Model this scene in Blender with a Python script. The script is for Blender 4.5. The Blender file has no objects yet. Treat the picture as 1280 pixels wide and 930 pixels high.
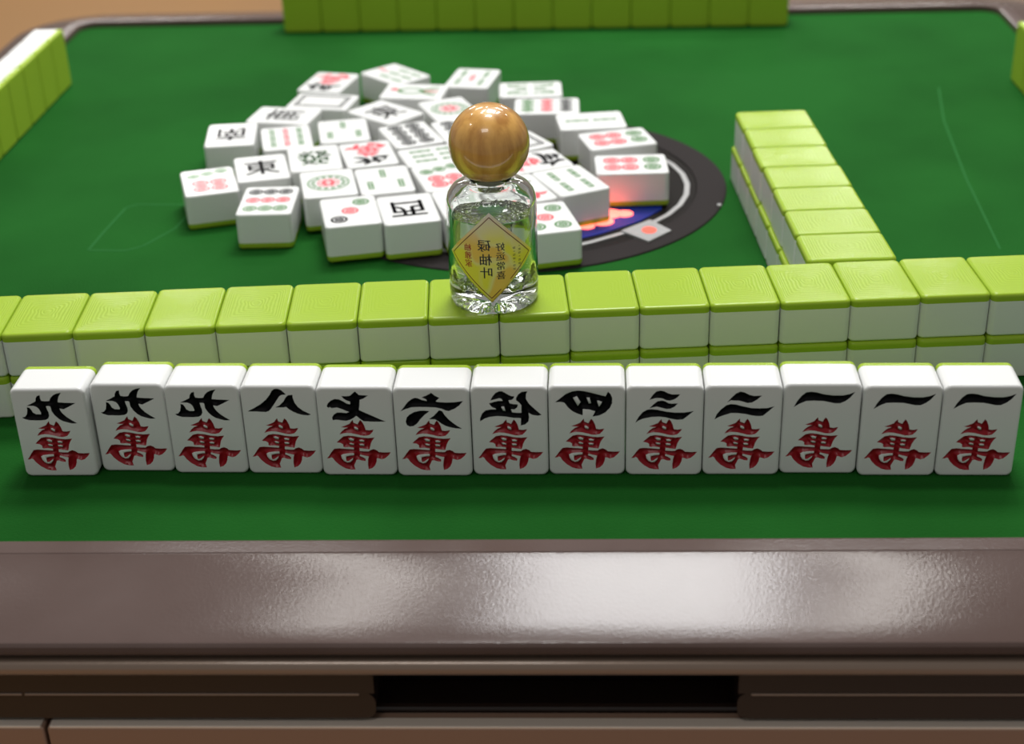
import bpy, bmesh, math, random
from mathutils import Vector, Matrix
from mathutils.geometry import tessellate_polygon, delaunay_2d_cdt
R = math.radians
S = 0.01                       # everything below is written in centimetres
scene = bpy.context.scene
col = scene.collection

# ------------------------------------------------------------ camera
cd = bpy.data.cameras.new('camera')
cam = bpy.data.objects.new('camera', cd)
col.objects.link(cam)
FW = Vector((-0.0432736, 0.8805244, -0.4720215)); RT = Vector((0.9990255, 0.0340302, -0.0281067)); UP = Vector((0.0086857, 0.4727777, 0.8811389))
cam.matrix_world = Matrix(((RT.x, UP.x, -FW.x, 0), (RT.y, UP.y, -FW.y, 0), (RT.z, UP.z, -FW.z, 0.3254), (0, 0, 0, 1)))
cd.sensor_width = 36.0
cd.lens = 1902.85 / 1280 * 36.0
cd.clip_start = 0.01; cd.clip_end = 60
cd.dof.use_dof = True
cd.dof.focus_distance = 0.64
cd.dof.aperture_fstop = 9.5
scene.camera = cam

# ------------------------------------------------------------ light and exposure
world = bpy.data.worlds.new('room_light'); scene.world = world
world.use_nodes = True
bg = world.node_tree.nodes['Background']
bg.inputs['Color'].default_value = (1.0, 0.98, 0.94, 1)
bg.inputs['Strength'].default_value = 0.23
scene.view_settings.view_transform = 'Standard'
scene.view_settings.look = 'None'
scene.view_settings.gamma = 1.0
scene.view_settings.use_curve_mapping = False
scene.view_settings.exposure = 0.05

def area(name, x, y, z, w, h, power, colr=(1, 1, 1), rot=(0, 0, 0), shape='RECTANGLE'):
    l = bpy.data.lights.new(name, 'AREA'); l.shape = shape; l.size = w * S; l.size_y = h * S
    l.energy = power; l.color = colr
    o = bpy.data.objects.new(name, l); col.objects.link(o)
    o.location = (x * S, y * S, z * S); o.rotation_euler = rot
    return o
area('overhead_lamp', -2, 92, 165, 34, 15, 8, (1.0, 0.995, 0.98), rot=(0, 0, R(-8)))
area('lamp_or_fill_panel', 11, 156, 168, 46, 50, 22, (1.0, 0.995, 0.99), rot=(0, 0, R(-8)))
area('lamp_or_fill_panel', -36, 156, 168, 15, 52, 5.2, (1.0, 0.97, 0.92), rot=(0, 0, R(-22)))
area('lamp_or_fill_panel', 52, 156, 168, 12, 52, 4.4, (1.0, 0.97, 0.92), rot=(0, 0, R(-22)))
for x in (-70, 60): area('lamp_or_fill_panel', x, 260, 172, 50, 40, 5, (1.0, 0.99, 0.97))  # added rear fill pair, throws the front row's shadow towards the viewer
for x in (-180, 120): area('lamp_or_fill_panel', x, 600, 172, 70, 60, 34, (1.0, 0.97, 0.93))  # added far fill pair, out of view, brightens the floor behind the table
area('lamp_or_fill_panel', -30, -50, 172, 60, 40, 4.5, (1.0, 0.97, 0.93))
for x, y in ((-150, 60), (-120, 190), (120, 200), (-20, 260), (40, 260)):
    area('ceiling_downlight', x, y, 175, 18, 18, 1.6, (1.0, 0.96, 0.9), shape='DISK')

# ------------------------------------------------------------ materials
def mat(name, base, rough=0.5, metal=0.0, coat=0.0, spec=0.5, emit=None, estr=0.0):
    m = bpy.data.materials.new(name); m.use_nodes = True
    b = m.node_tree.nodes['Principled BSDF']
    b.inputs['Base Color'].default_value = (*base, 1)
    b.inputs['Roughness'].default_value = rough
    b.inputs['Metallic'].default_value = metal
    b.inputs['Coat Weight'].default_value = coat
    b.inputs['Coat Roughness'].default_value = 0.08
    b.inputs['Specular IOR Level'].default_value = spec
    if emit:
        b.inputs['Emission Color'].default_value = (*emit, 1)
        b.inputs['Emission Strength'].default_value = estr
    return m
def nodes(m): return m.node_tree.nodes, m.node_tree.links, m.node_tree.nodes['Principled BSDF']
def noise_bump(m, scale, dist, strength=1.0, detail=3):
    n, l, b = nodes(m)
    tc = n.new('ShaderNodeTexCoord'); nz = n.new('ShaderNodeTexNoise'); nz.inputs['Scale'].default_value = scale; nz.inputs['Detail'].default_value = detail
    bp = n.new('ShaderNodeBump'); bp.inputs['Distance'].default_value = dist; bp.inputs['Strength'].default_value = strength
    l.new(tc.outputs['Object'], nz.inputs['Vector']); l.new(nz.outputs['Fac'], bp.inputs['Height']); l.new(bp.outputs['Normal'], b.inputs['Normal'])
    return nz
def noise_color(m, scale, c1, c2, detail=4, stretch=(1, 1, 1), lo=0.35, hi=0.65):
    n, l, b = nodes(m)
    tc = n.new('ShaderNodeTexCoord'); mp = n.new('ShaderNodeMapping'); mp.inputs['Scale'].default_value = stretch
    nz = n.new('ShaderNodeTexNoise'); nz.inputs['Scale'].default_value = scale; nz.inputs['Detail'].default_value = detail
    cr = n.new('ShaderNodeValToRGB'); cr.color_ramp.elements[0].position = lo; cr.color_ramp.elements[1].position = hi
    cr.color_ramp.elements[0].color = (*c1, 1); cr.color_ramp.elements[1].color = (*c2, 1)
    l.new(tc.outputs['Object'], mp.inputs['Vector']); l.new(mp.outputs['Vector'], nz.inputs['Vector']); l.new(nz.outputs['Fac'], cr.inputs['Fac']); l.new(cr.outputs['Color'], b.inputs['Base Color'])
    return cr

M = {}
M['white'] = mat('ivory_white_resin', (0.80, 0.81, 0.80), 0.22)
M['green'] = mat('lime_green_resin', (0.335, 0.49, 0.034), 0.26, spec=0.28)
# engraved concentric grooves on the tile backs
n, l, b = nodes(M['green'])
tc = n.new('ShaderNodeTexCoord'); sp = n.new('ShaderNodeSeparateXYZ'); l.new(tc.outputs['Object'], sp.inputs[0])
def mth(op, a, b_=None):
    q = n.new('ShaderNodeMath'); q.operation = op
    for i, v in enumerate((a, b_)):
        if v is None: continue
        if isinstance(v, (int, float)): q.inputs[i].default_value = v
        else: l.new(v, q.inputs[i])
    return q.outputs[0]
nz = n.new('ShaderNodeTexNoise'); nz.inputs['Scale'].default_value = 110; nz.inputs['Detail'].default_value = 1
l.new(tc.outputs['Object'], nz.inputs['Vector'])
ax = mth('MULTIPLY', mth('ABSOLUTE', sp.outputs['X']), 1.25); ay = mth('ABSOLUTE', sp.outputs['Y'])
ch = mth('SMOOTH_MAX', ax, ay); n_sm = ch.node; n_sm.inputs[2].default_value = 0.003
near = mth('MAXIMUM', mth('SUBTRACT', 0.0125, ch), 0.0)
ph = mth('ADD', mth('MULTIPLY', ch, 5200.0), mth('MULTIPLY', mth('MULTIPLY', near, nz.outputs['Fac']), 3600.0))
sn = mth('SINE', ph)
bp = n.new('ShaderNodeBump'); bp.inputs['Distance'].default_value = 0.0001; bp.inputs['Strength'].default_value = 0.16
l.new(sn, bp.inputs['Height']); l.new(bp.outputs['Normal'], b.inputs['Normal'])
M['red'] = mat('red_paint', (0.34, 0.009, 0.018), 0.3, spec=0.3)
M['black'] = mat('black_paint', (0.003, 0.003, 0.004), 0.5, spec=0.1)
M['dgreen'] = mat('overexposed_green_paint', (0.09, 0.24, 0.08), 0.3)  # lightened: overexposure of the discards is put into the paint colour
M['pred'] = mat('overexposed_red_paint', (0.82, 0.10, 0.13), 0.3)  # lighter copy of the red, with the discards' overexposure painted in
M['felt'] = mat('green_felt', (0.015, 0.13, 0.02), 0.95, spec=0.15)
noise_color(M['felt'], 9, (0.0045, 0.073, 0.006), (0.008, 0.098, 0.010), 8)
n, l, b = nodes(M['felt'])
tc = n.new('ShaderNodeTexCoord'); nz = n.new('ShaderNodeTexNoise'); nz.inputs['Scale'].default_value = 900; nz.inputs['Detail'].default_value = 4
bp = n.new('ShaderNodeBump'); bp.inputs['Distance'].default_value = 0.0006; bp.inputs['Strength'].default_value = 0.7
l.new(tc.outputs['Object'], nz.inputs['Vector']); l.new(nz.outputs['Fac'], bp.inputs['Height']); l.new(bp.outputs['Normal'], b.inputs['Normal'])
M['felt_mark'] = mat('faint_felt_print', (0.016, 0.125, 0.024), 0.9, spec=0.15)
M['rail'] = mat('brown_rail_lacquer', (0.105, 0.078, 0.070), 0.14, spec=0.20)
noise_color(M['rail'], 14, (0.098, 0.066, 0.058), (0.122, 0.087, 0.079), 6)
noise_bump(M['rail'], 900, 0.00005, 0.8, 2)
nodes(M['rail'])[2].inputs['Coat Roughness'].default_value = 0.22
M['bead'] = mat('brown_bead_lacquer', (0.30, 0.22, 0.17), 0.3, metal=0.35, coat=0.6)
noise_bump(M['bead'], 900, 0.00008, 0.5, 2)
M['apron'] = mat('dark_brown_apron_gloss', (0.024, 0.015, 0.012), 0.18)
M['drawer'] = mat('bronze_drawer_lacquer', (0.34, 0.215, 0.155), 0.3, metal=0.2)
M['drawer_edge'] = mat('drawer_edge_highlight', (0.85, 0.74, 0.64), 0.35, metal=0.3)  # pale base paints in the highlight along the drawer tops
M['void'] = mat('black_plastic', (0.004, 0.004, 0.004), 0.6, spec=0.1)
M['ring'] = mat('dark_grey_console_plastic', (0.026, 0.022, 0.022), 0.75, spec=0.08)
M['disc'] = mat('black_brown_console_plastic', (0.008, 0.006, 0.005), 0.6, spec=0.1)
M['silver'] = mat('silver_trim', (0.42, 0.42, 0.42), 0.4, metal=0.2)
M['blue'] = mat('blue_display_panel', (0.005, 0.02, 0.22), 0.25, emit=(0.0, 0.03, 0.45), estr=0.05)
M['led'] = mat('glowing_red_digit', (0.9, 0.1, 0.08), 0.4, emit=(1.0, 0.15, 0.11), estr=3.2)
M['wood'] = mat('varnished_ball_wood', (0.62, 0.33, 0.09), 0.3, coat=1.0)
noise_color(M['wood'], 170, (0.52, 0.23, 0.04), (0.80, 0.43, 0.10), 5, (1.0, 1.0, 0.12), 0.38, 0.62)
nodes(M['wood'])[2].inputs['Coat Roughness'].default_value = 0.02
M['floor'] = mat('warm_floor', (0.5, 0.3, 0.15), 0.5)
n, l, b = nodes(M['floor'])
tc = n.new('ShaderNodeTexCoord'); sp = n.new('ShaderNodeSeparateXYZ'); l.new(tc.outputs['Object'], sp.inputs[0])
nz = n.new('ShaderNodeTexNoise'); nz.inputs['Scale'].default_value = 1.3; l.new(tc.outputs['Object'], nz.inputs['Vector'])
w = n.new('ShaderNodeTexWave'); w.inputs['Scale'].default_value = 1.2; w.inputs['Distortion'].default_value = 3; l.new(tc.outputs['Object'], w.inputs['Vector'])
mr = n.new('ShaderNodeMapRange'); mr.inputs['From Min'].default_value = -1.0; mr.inputs['From Max'].default_value = 0.5; l.new(sp.outputs['X'], mr.inputs['Value'])
mx = n.new('ShaderNodeMix'); mx.data_type = 'RGBA'; mx.inputs[6].default_value = (0.56, 0.29, 0.10, 1); mx.inputs[7].default_value = (0.36, 0.25, 0.19, 1)
l.new(mr.outputs[0], mx.inputs[0]); l.new(mx.outputs[2], b.inputs['Base Color'])
def glassmat(name, colr, ior, rough=0.0):
    m = bpy.data.materials.new(name); m.use_nodes = True
    n, l, b = nodes(m)
    b.inputs['Base Color'].default_value = (*colr, 1); b.inputs['Transmission Weight'].default_value = 1.0
    b.inputs['IOR'].default_value = ior; b.inputs['Roughness'].default_value = rough
    return m
M['glass'] = glassmat('clear_glass', (0.97, 0.99, 0.98), 1.48)
M['liquid'] = glassmat('clear_liquid', (0.96, 0.99, 0.97), 1.34)
M['bubble'] = glassmat('air_bubble', (1, 1, 1), 1.25)
M['label'] = mat('yellow_paper_label', (0.8, 0.74, 0.09), 0.45)
n, l, b = nodes(M['label'])
tc = n.new('ShaderNodeTexCoord'); nz = n.new('ShaderNodeTexNoise'); nz.inputs['Scale'].default_value = 55; nz.inputs['Detail'].default_value = 1; nz.inputs['Distortion'].default_value = 1.2
l.new(tc.outputs['Object'], nz.inputs['Vector'])
cr = n.new('ShaderNodeValToRGB'); cr.color_ramp.elements[0].position = 0.42; cr.color_ramp.elements[0].color = (0.88, 0.82, 0.06, 1)
cr.color_ramp.elements[1].position = 0.60; cr.color_ramp.elements[1].color = (0.88, 0.58, 0.10, 1)
e = cr.color_ramp.elements.new(0.52); e.color = (0.85, 0.78, 0.28, 1)
l.new(nz.outputs['Fac'], cr.inputs['Fac'])
sp = n.new('ShaderNodeSeparateXYZ'); l.new(tc.outputs['Object'], sp.inputs[0])
mr = n.new('ShaderNodeMapRange'); mr.inputs['From Min'].default_value = 0.032; mr.inputs['From Max'].default_value = 0.047; l.new(sp.outputs['Z'], mr.inputs['Value'])
mx = n.new('ShaderNodeMix'); mx.data_type = 'RGBA'; mx.inputs[7].default_value = (0.80, 0.72, 0.66, 1)
l.new(mr.outputs[0], mx.inputs[0]); l.new(cr.outputs['Color'], mx.inputs[6]); l.new(mx.outputs[2], b.inputs['Base Color'])
M['maroon'] = mat('maroon_ink', (0.16, 0.02, 0.02), 0.5)
M['ink'] = mat('navy_black_ink', (0.012, 0.015, 0.035), 0.5)
M['redink'] = mat('red_ink', (0.45, 0.04, 0.03), 0.5)

# ------------------------------------------------------------ helpers
def mesh_from_bm(name, bm, mats, mx=None, smooth=False):
    if mx is not None: bm.transform(mx)
    bmesh.ops.scale(bm, vec=(S, S, S), verts=bm.verts)
    if smooth:
        for f in bm.faces: f.smooth = True
    me = bpy.data.meshes.new(name); bm.to_mesh(me); bm.free()
    for m in (mats if isinstance(mats, (list, tuple)) else [mats]): me.materials.append(m)
    return me
def sharp(me, deg=20):
    me.set_sharp_from_angle(angle=math.radians(deg)); return me
def link(name, me, parent=None, loc=None, rz=0.0):
    o = bpy.data.objects.new(name, me); col.objects.link(o)
    if parent: o.parent = parent
    if loc: o.location = Vector(loc) * S
    if rz: o.rotation_euler.z = rz
    return o
def thing(name, loc, rz, label, cat, group=None):
    o = bpy.data.objects.new(name, None); col.objects.link(o)
    o.empty_display_size = 0.01
    o.location = Vector(loc) * S; o.rotation_euler.z = rz
    o['label'] = label; o['category'] = cat
    if group: o['group'] = group
    return o
def poly_prism(bm, rings, to3, h0, h1, mi=0, smooth=False):
    """closed prism over a polygon with holes; to3(a, b, h) -> point"""
    flat = [p_ for r_ in rings for p_ in r_]
    tris = tessellate_polygon([[Vector((a, b_, 0)) for a, b_ in r_] for r_ in rings])
    lo = [bm.verts.new(to3(a, b_, h0)) for a, b_ in flat]; hi = [bm.verts.new(to3(a, b_, h1)) for a, b_ in flat]
    fs = []
    for t in tris:
        try:
            fs.append(bm.faces.new([hi[i] for i in t])); fs.append(bm.faces.new([lo[i] for i in reversed(t)]))
        except ValueError: pass
    k = 0
    for r_ in rings:
        m_ = len(r_)
        for i in range(m_):
            a, b_ = k + i, k + (i + 1) % m_
            fs.append(bm.faces.new((lo[a], lo[b_], hi[b_], hi[a])))
        k += m_
    for f in fs: f.material_index = mi; f.smooth = smooth
    return fs
def lathe(bm, prof, seg=64, cx=0, cy=0, z0=0, closed_top=True):
    rings = []
    for r_, z in prof:
        if r_ < 1e-6: rings.append([bm.verts.new((cx, cy, z + z0))])
        else: rings.append([bm.verts.new((cx + r_ * math.cos(2 * math.pi * i / seg), cy + r_ * math.sin(2 * math.pi * i / seg), z + z0)) for i in range(seg)])
    for a, b_ in zip(rings, rings[1:]):
        for i in range(seg):
            j = (i + 1) % seg
            if len(a) == 1 and len(b_) == 1: continue
            if len(a) == 1: bm.faces.new((a[0], b_[j], b_[i]))
            elif len(b_) == 1: bm.faces.new((a[i], a[j], b_[0]))
            else: bm.faces.new((a[i], a[j], b_[j], b_[i]))
    for f in bm.faces: f.smooth = True
def box(bm, x0, x1, y0, y1, z0, z1, bev=0.0, seg=2):
    r_ = bmesh.ops.create_cube(bm, size=1)
    vs = r_['verts']
    bmesh.ops.scale(bm, vec=(x1 - x0, y1 - y0, z1 - z0), verts=vs); bmesh.ops.translate(bm, vec=((x0 + x1) / 2, (y0 + y1) / 2, (z0 + z1) / 2), verts=vs)
    if bev:
        es = list({e_ for v in vs for e_ in v.link_edges})
        bmesh.ops.bevel(bm, geom=es, offset=bev, segments=seg, profile=0.5, affect='EDGES')
def circle(cx, cy, r_, k=20, sq=1.0):
    return [(cx + r_ * math.cos(2 * math.pi * i / k), cy + sq * r_ * math.sin(2 * math.pi * i / k)) for i in range(k)]

# ------------------------------------------------------------ the room floor
bm = bmesh.new(); box(bm, -600, 600, -300, 900, -80, -76)
fl = link('floor', mesh_from_bm('floor', bm, M['floor'])); fl['kind'] = 'structure'

bm = bmesh.new(); box(bm, -600, 600, 900, 912, -76, 200)
wb = link('wall_back', mesh_from_bm('wall_back', bm, mat('plain_wall', (0.6, 0.57, 0.52), 0.8))); wb['kind'] = 'structure'

# ------------------------------------------------------------ the mahjong table
X0, X1, Y0, Y1 = -39.6, 33.0, 46.80, 120.1        # felt edges
XC, YC = (X0 + X1) / 2, (Y0 + Y1) / 2
table = thing('mahjong_table', (XC, YC, -76), 0, 'square automatic mahjong table with green felt top and dark brown lacquered rail', 'table')
def tl(x, y, z): return (x - XC, y - YC, z + 76)
def sweep_ring(bm, prof, r0=1.4, seg=8, closed=False):
    """sweep (s, z) outwards around the felt rectangle"""
    loops = []
    for s_, z in prof:
        lp = []
        for cx, cy, a0 in ((X1 - r0, Y1 - r0, 0), (X0 + r0, Y1 - r0, 90), (X0 + r0, Y0 + r0, 180), (X1 - r0, Y0 + r0, 270)):
            for i in range(seg + 1):
                a = R(a0 + 90 * i / seg); rr = max(r0 + s_, 0.02)
                lp.append(bm.verts.new(tl(cx + rr * math.cos(a), cy + rr * math.sin(a), z)))
        loops.append(lp)
    pr = list(zip(loops, loops[1:])) + ([(loops[-1], loops[0])] if closed else [])
    for a, b_ in pr:
        m_ = len(a)
        for i in range(m_):
            j = (i + 1) % m_
            bm.faces.new((a[i], a[j], b_[j], b_[i]))
bm = bmesh.new(); box(bm, X0 - XC - 0.05, X1 - XC + 0.05, Y0 - YC - 0.05, Y1 - YC + 0.05, 75.4, 76)
link('felt_surface', mesh_from_bm('felt_surface', bm, M['felt']), table)
bm = bmesh.new()
sweep_ring(bm, [(0.02, -0.55), (0.02, 0.38), (0.07, 0.45), (0.15, 0.47), (0.85, 0.47), (0.89, 0.44), (0.93, 0.44), (0.99, 0.49), (1.3, 0.415), (2.2, 0.26), (3.2, 0.085), (4.2, -0.10), (5.0, -0.255), (5.2, -0.31), (5.3, -0.42), (5.33, -0.6), (5.2, -0.82), (4.2, -0.86), (4.1, -1.2), (0.1, -1.2)], closed=True)
bmesh.ops.recalc_face_normals(bm, faces=bm.faces)
rail = link('rail', sharp(mesh_from_bm('rail', bm, M['rail'], smooth=True), 14), table)
bm = bmesh.new()
pb = [(3.2, -1.25)] + [(4.85 + 0.40 * math.sin(a), -1.51 + 0.36 * math.cos(a)) for a in [R(-20 + 20 * i) for i in range(12)]] + [(3.2, -1.84)]
sweep_ring(bm, pb, closed=True); bmesh.ops.recalc_face_normals(bm, faces=bm.faces)
link('bead_moulding', sharp(mesh_from_bm('bead_moulding', bm, M['bead'], smooth=True), 30), table)
# apron under the bead: three sides plain, front side split by a dark hand slot, extended upwards to imitate a dark reflection
bm = bmesh.new()
yf = Y0 - 4.50
XL, XR = X0 - 4.2, X1 + 4.2
DZ = 0.62
pl, pr_ = -7.35, 5.55
def rr_plate(bm, x0, x1, y0, y1, z0, z1, r_left, r_right):
    pts = []
    for cx, cz, a0, rr in ((x1 - r_right, z1 - r_right, 0, r_right), (x0 + r_left, z1 - r_left, 90, r_left), (x0 + r_left, z0 + r_left, 180, r_left), (x1 - r_right, z0 + r_right, 270, r_right)):
        for i in range(7):
            a = R(a0 + 15 * i); pts.append((cx + rr * math.cos(a), cz + rr * math.sin(a)))
    poly_prism(bm, [pts], lambda a, b_, h_: tl(a, h_, b_), y0, y1)
for x0, x1, rl, rt in ((XL, pl, 0.02, 0.45), (pr_, XR, 0.45, 0.02)):
    rr_plate(bm, x0, x1, yf, yf + 2.2, -4.90 + DZ, -3.70 + DZ, rl, rt)
rr_plate(bm, XL, pl, yf - 0.10, yf + 2.2, -3.66 + DZ, -2.48 + DZ, 0.02, 0.05)  # upper band left open in the middle, imitating its dark reflection
rr_plate(bm, pr_, XR, yf - 0.10, yf + 2.2, -3.66 + DZ, -2.48 + DZ, 0.05, 0.02)
box(bm, XL - XC, XR - XC, Y1 + 0.45 - YC, Y1 + 4.2 - YC, 76 - 4.9 + DZ, 76 - 1.4, 0.1, 2)
box(bm, XL - XC, XL + 3 - XC, yf + 3 - YC, Y1 + 0.4 - YC, 76 - 4.9 + DZ, 76 - 1.4)
box(bm, XR - 3 - XC, XR - XC, yf + 3 - YC, Y1 + 0.4 - YC, 76 - 4.9 + DZ, 76 - 1.4)
link('apron', mesh_from_bm('apron', bm, M['apron']), table)
bm = bmesh.new(); box(bm, pl - 0.5 - XC, pr_ + 0.5 - XC, yf + 2.2 - YC, yf + 2.9 - YC, 76 - 4.9 + DZ, 76 - 2.4 + DZ)
link('hand_slot_and_reflection', mesh_from_bm('hand_slot_and_reflection', bm, M['void']), table)
for xa, xb in ((XL + 0.1, -20.1), (-20.0, -7.9), (6.0, XR - 0.1)):
    bm = bmesh.new(); box(bm, xa - XC, xb - XC, yf - 0.16 - YC, yf + 0.3 - YC, 76 - 3.72 + DZ, 76 - 3.64 + DZ, 0.03, 2)
    link('trim_strip', mesh_from_bm('trim_strip', bm, M['bead']), table)
# body and drawers below
bm = bmesh.new(); box(bm, XL + 0.6 - XC, XR - 0.6 - XC, yf + 0.7 - YC, Y1 + 2.4 - YC, 76 - 20, 76 - 4.95 + DZ, 0.2)
link('cabinet', mesh_from_bm('cabinet', bm, M['apron']), table)
yd = yf - 0.25
for nm, xa, xb in (('drawer', -19.42, XR), ('drawer', XL, -19.54)):
    bm = bmesh.new(); box(bm, xa - XC, xb - XC, yd - YC, yd + 0.9 - YC, 76 - 15, 76 - 5.14 + DZ, 0.09, 3)
    dr = link(nm, mesh_from_bm(nm, bm, M['drawer']), table)
    bm = bmesh.new(); box(bm, xa + 0.1 - XC, xb - 0.1 - XC, yd + 0.0 - YC, yd + 0.5 - YC, 76 - 5.18 + DZ, 76 - 5.06 + DZ, 0.04, 2)
    link('highlight_strip', mesh_from_bm('highlight_strip', bm, M['drawer_edge']), dr)
bm = bmesh.new(); box(bm, -14, 14, -14, 14, 3, 56, 1.5, 3); 
link('pedestal', mesh_from_bm('pedestal', bm, M['apron']), table)
bm = bmesh.new(); box(bm, -26, 26, -26, 26, 0, 4, 1.2, 3)
link('foot_plate', mesh_from_bm('foot_plate', bm, M['apron']), table)
# faint printed outlines on the felt
def ribbon(bm, pts, wd, z):
    for a, b_ in zip(pts, pts[1:]):
        a, b_ = Vector(a), Vector(b_); d = (b_ - a); 
        if d.length < 1e-6: continue
        d.normalize(); q = Vector((-d.y, d.x)) * wd / 2
        vs = [bm.verts.new(tl(p_.x, p_.y, z)) for p_ in (a + q, a - q, b_ - q, b_ + q)]
        bm.faces.new(vs)
bm = bmesh.new()
ribbon(bm, [(-26.5, 75.1), (-26.3, 78.0), (-26.0, 81.2), (-25.4, 81.7), (-22.4, 81.5), (-22.0, 81.0), (-22.4, 78.0), (-23.6, 75.6), (-24.4, 75.0), (-26.5, 75.1)], 0.16, 0.012)
link('felt_print', mesh_from_bm('felt_print', bm, M['felt_mark']), table)
bm = bmesh.new()
ribbon(bm, [(24.6, 101.0), (23.5, 94.2), (22.6, 84.0), (22.05, 73.8)], 0.13, 0.012)
link('felt_print', mesh_from_bm('felt_print', bm, M['felt_mark']), table)
# centre console
CX, CY = -3.6, 83.75
con = None
def ringmesh(r0, r1, z0, z1, seg=96):
    bm = bmesh.new()
    bo = 0.05
    lathe(bm, [(r0, z0), (r0, z1), (r1 - bo, z1), (r1, z1 - bo), (r1, z0)] if r0 > 0 else [(0, z1), (r1 - bo, z1), (r1, z1 - bo), (r1, z0)], seg)
    bmesh.ops.translate(bm, vec=tl(CX, CY, 0), verts=bm.verts)
    for f in bm.faces: f.smooth = False
    bmesh.ops.recalc_face_normals(bm, faces=bm.faces)
    return bm
con = link('centre_console', mesh_from_bm('centre_console', ringmesh(10.6, 12.3, -0.05, 0.10), M['ring']), table)
link('dice_disc', mesh_from_bm('dice_disc', ringmesh(0, 10.6, -0.05, 0.06), M['disc']), con)
def rrect(hw, r_, rot, k=8):
    pts = []
    for sx, sy, a0 in ((1, 1, 0), (-1, 1, 90), (-1, -1, 180), (1, -1, 270)):
        for i in range(k + 1):
            a = R(a0 + 90 * i / k)
            x, y = sx * (hw - r_) + r_ * math.cos(a), sy * (hw - r_) + r_ * math.sin(a)
            pts.append((CX + x * math.cos(rot) - y * math.sin(rot), CY + x * math.sin(rot) + y * math.cos(rot)))
    return pts
RO = R(34)
bm = bmesh.new(); poly_prism(bm, [rrect(9.72, 8.5, RO), rrect(9.42, 8.2, RO)], lambda a, b_, h: tl(a, b_, h), 0.05, 0.12)
link('silver_outline', mesh_from_bm('silver_outline', bm, M['silver']), con)
bm = bmesh.new(); 
rx = lambda u_, w_: (CX + u_ * math.cos(R(34)) + w_ * math.sin(R(34)), CY + u_ * math.sin(R(34)) - w_ * math.cos(R(34)))
poly_prism(bm, [[rx(-5.6, 5.2), rx(5.6, 5.2), rx(5.6, 6.9), rx(4.6, 8.1), rx(2.6, 8.75), rx(0, 8.95), rx(-2.6, 8.75), rx(-4.6, 8.1), rx(-5.6, 6.9)][::-1]], lambda a, b_, h: tl(a, b_, h), 0.05, 0.11)
link('blue_display', mesh_from_bm('blue_display', bm, M['blue']), con)
bm = bmesh.new()
for x, y, r_ in ((2.3, 79.3, 0.75), (1.2, 78.4, 0.6), (2.0, 78.2, 0.6), (0.4, 77.6, 0.45), (1.1, 77.6, 0.45), (-0.3, 77.2, 0.35), (3.2, 79.3, 0.5), (1.4, 79.3, 0.55), (0.5, 78.6, 0.5)):
    poly_prism(bm, [circle(x - 0.55, y - 0.3, r_, 18, 0.9)], lambda a, b_, h: tl(a, b_, h), 0.10, 0.16)
link('glowing_digits', mesh_from_bm('glowing_digits', bm, M['led']), con)
bm = bmesh.new()
DX, DY = 3.92, 76.45
dia = [(DX - 1.5, DY), (DX - 0.1, DY - 1.5), (DX + 1.2, DY - 0.05), (DX + 0.1, DY + 1.5)]
def shr(k): return [(DX + (a - DX) * k, DY + (b_ - DY) * k) for a, b_ in dia]
poly_prism(bm, [shr(1.0)], lambda a, b_, h: tl(a, b_, h), 0.05, 0.20, 0)
poly_prism(bm, [shr(0.78), shr(0.70)], lambda a, b_, h: tl(a, b_, h), 0.19, 0.21, 1)
poly_prism(bm, [circle(DX, DY, 0.42, 10, 1.2)], lambda a, b_, h: tl(a, b_, h), 0.19, 0.215, 2)
link('seat_marker', mesh_from_bm('seat_marker', bm, [mat('marker_white', (0.34, 0.34, 0.34), 0.5), M['silver'], mat('marker_red', (0.75, 0.12, 0.08), 0.4, emit=(1, 0.1, 0.05), estr=0.4)]), con)
bm = bmesh.new(); poly_prism(bm, [circle(8.0, 80.0, 0.13, 12)], lambda a, b_, h: tl(a, b_, h), 0.05, 0.2)
link('console_button', mesh_from_bm('console_button', bm, M['silver']), con)

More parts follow.
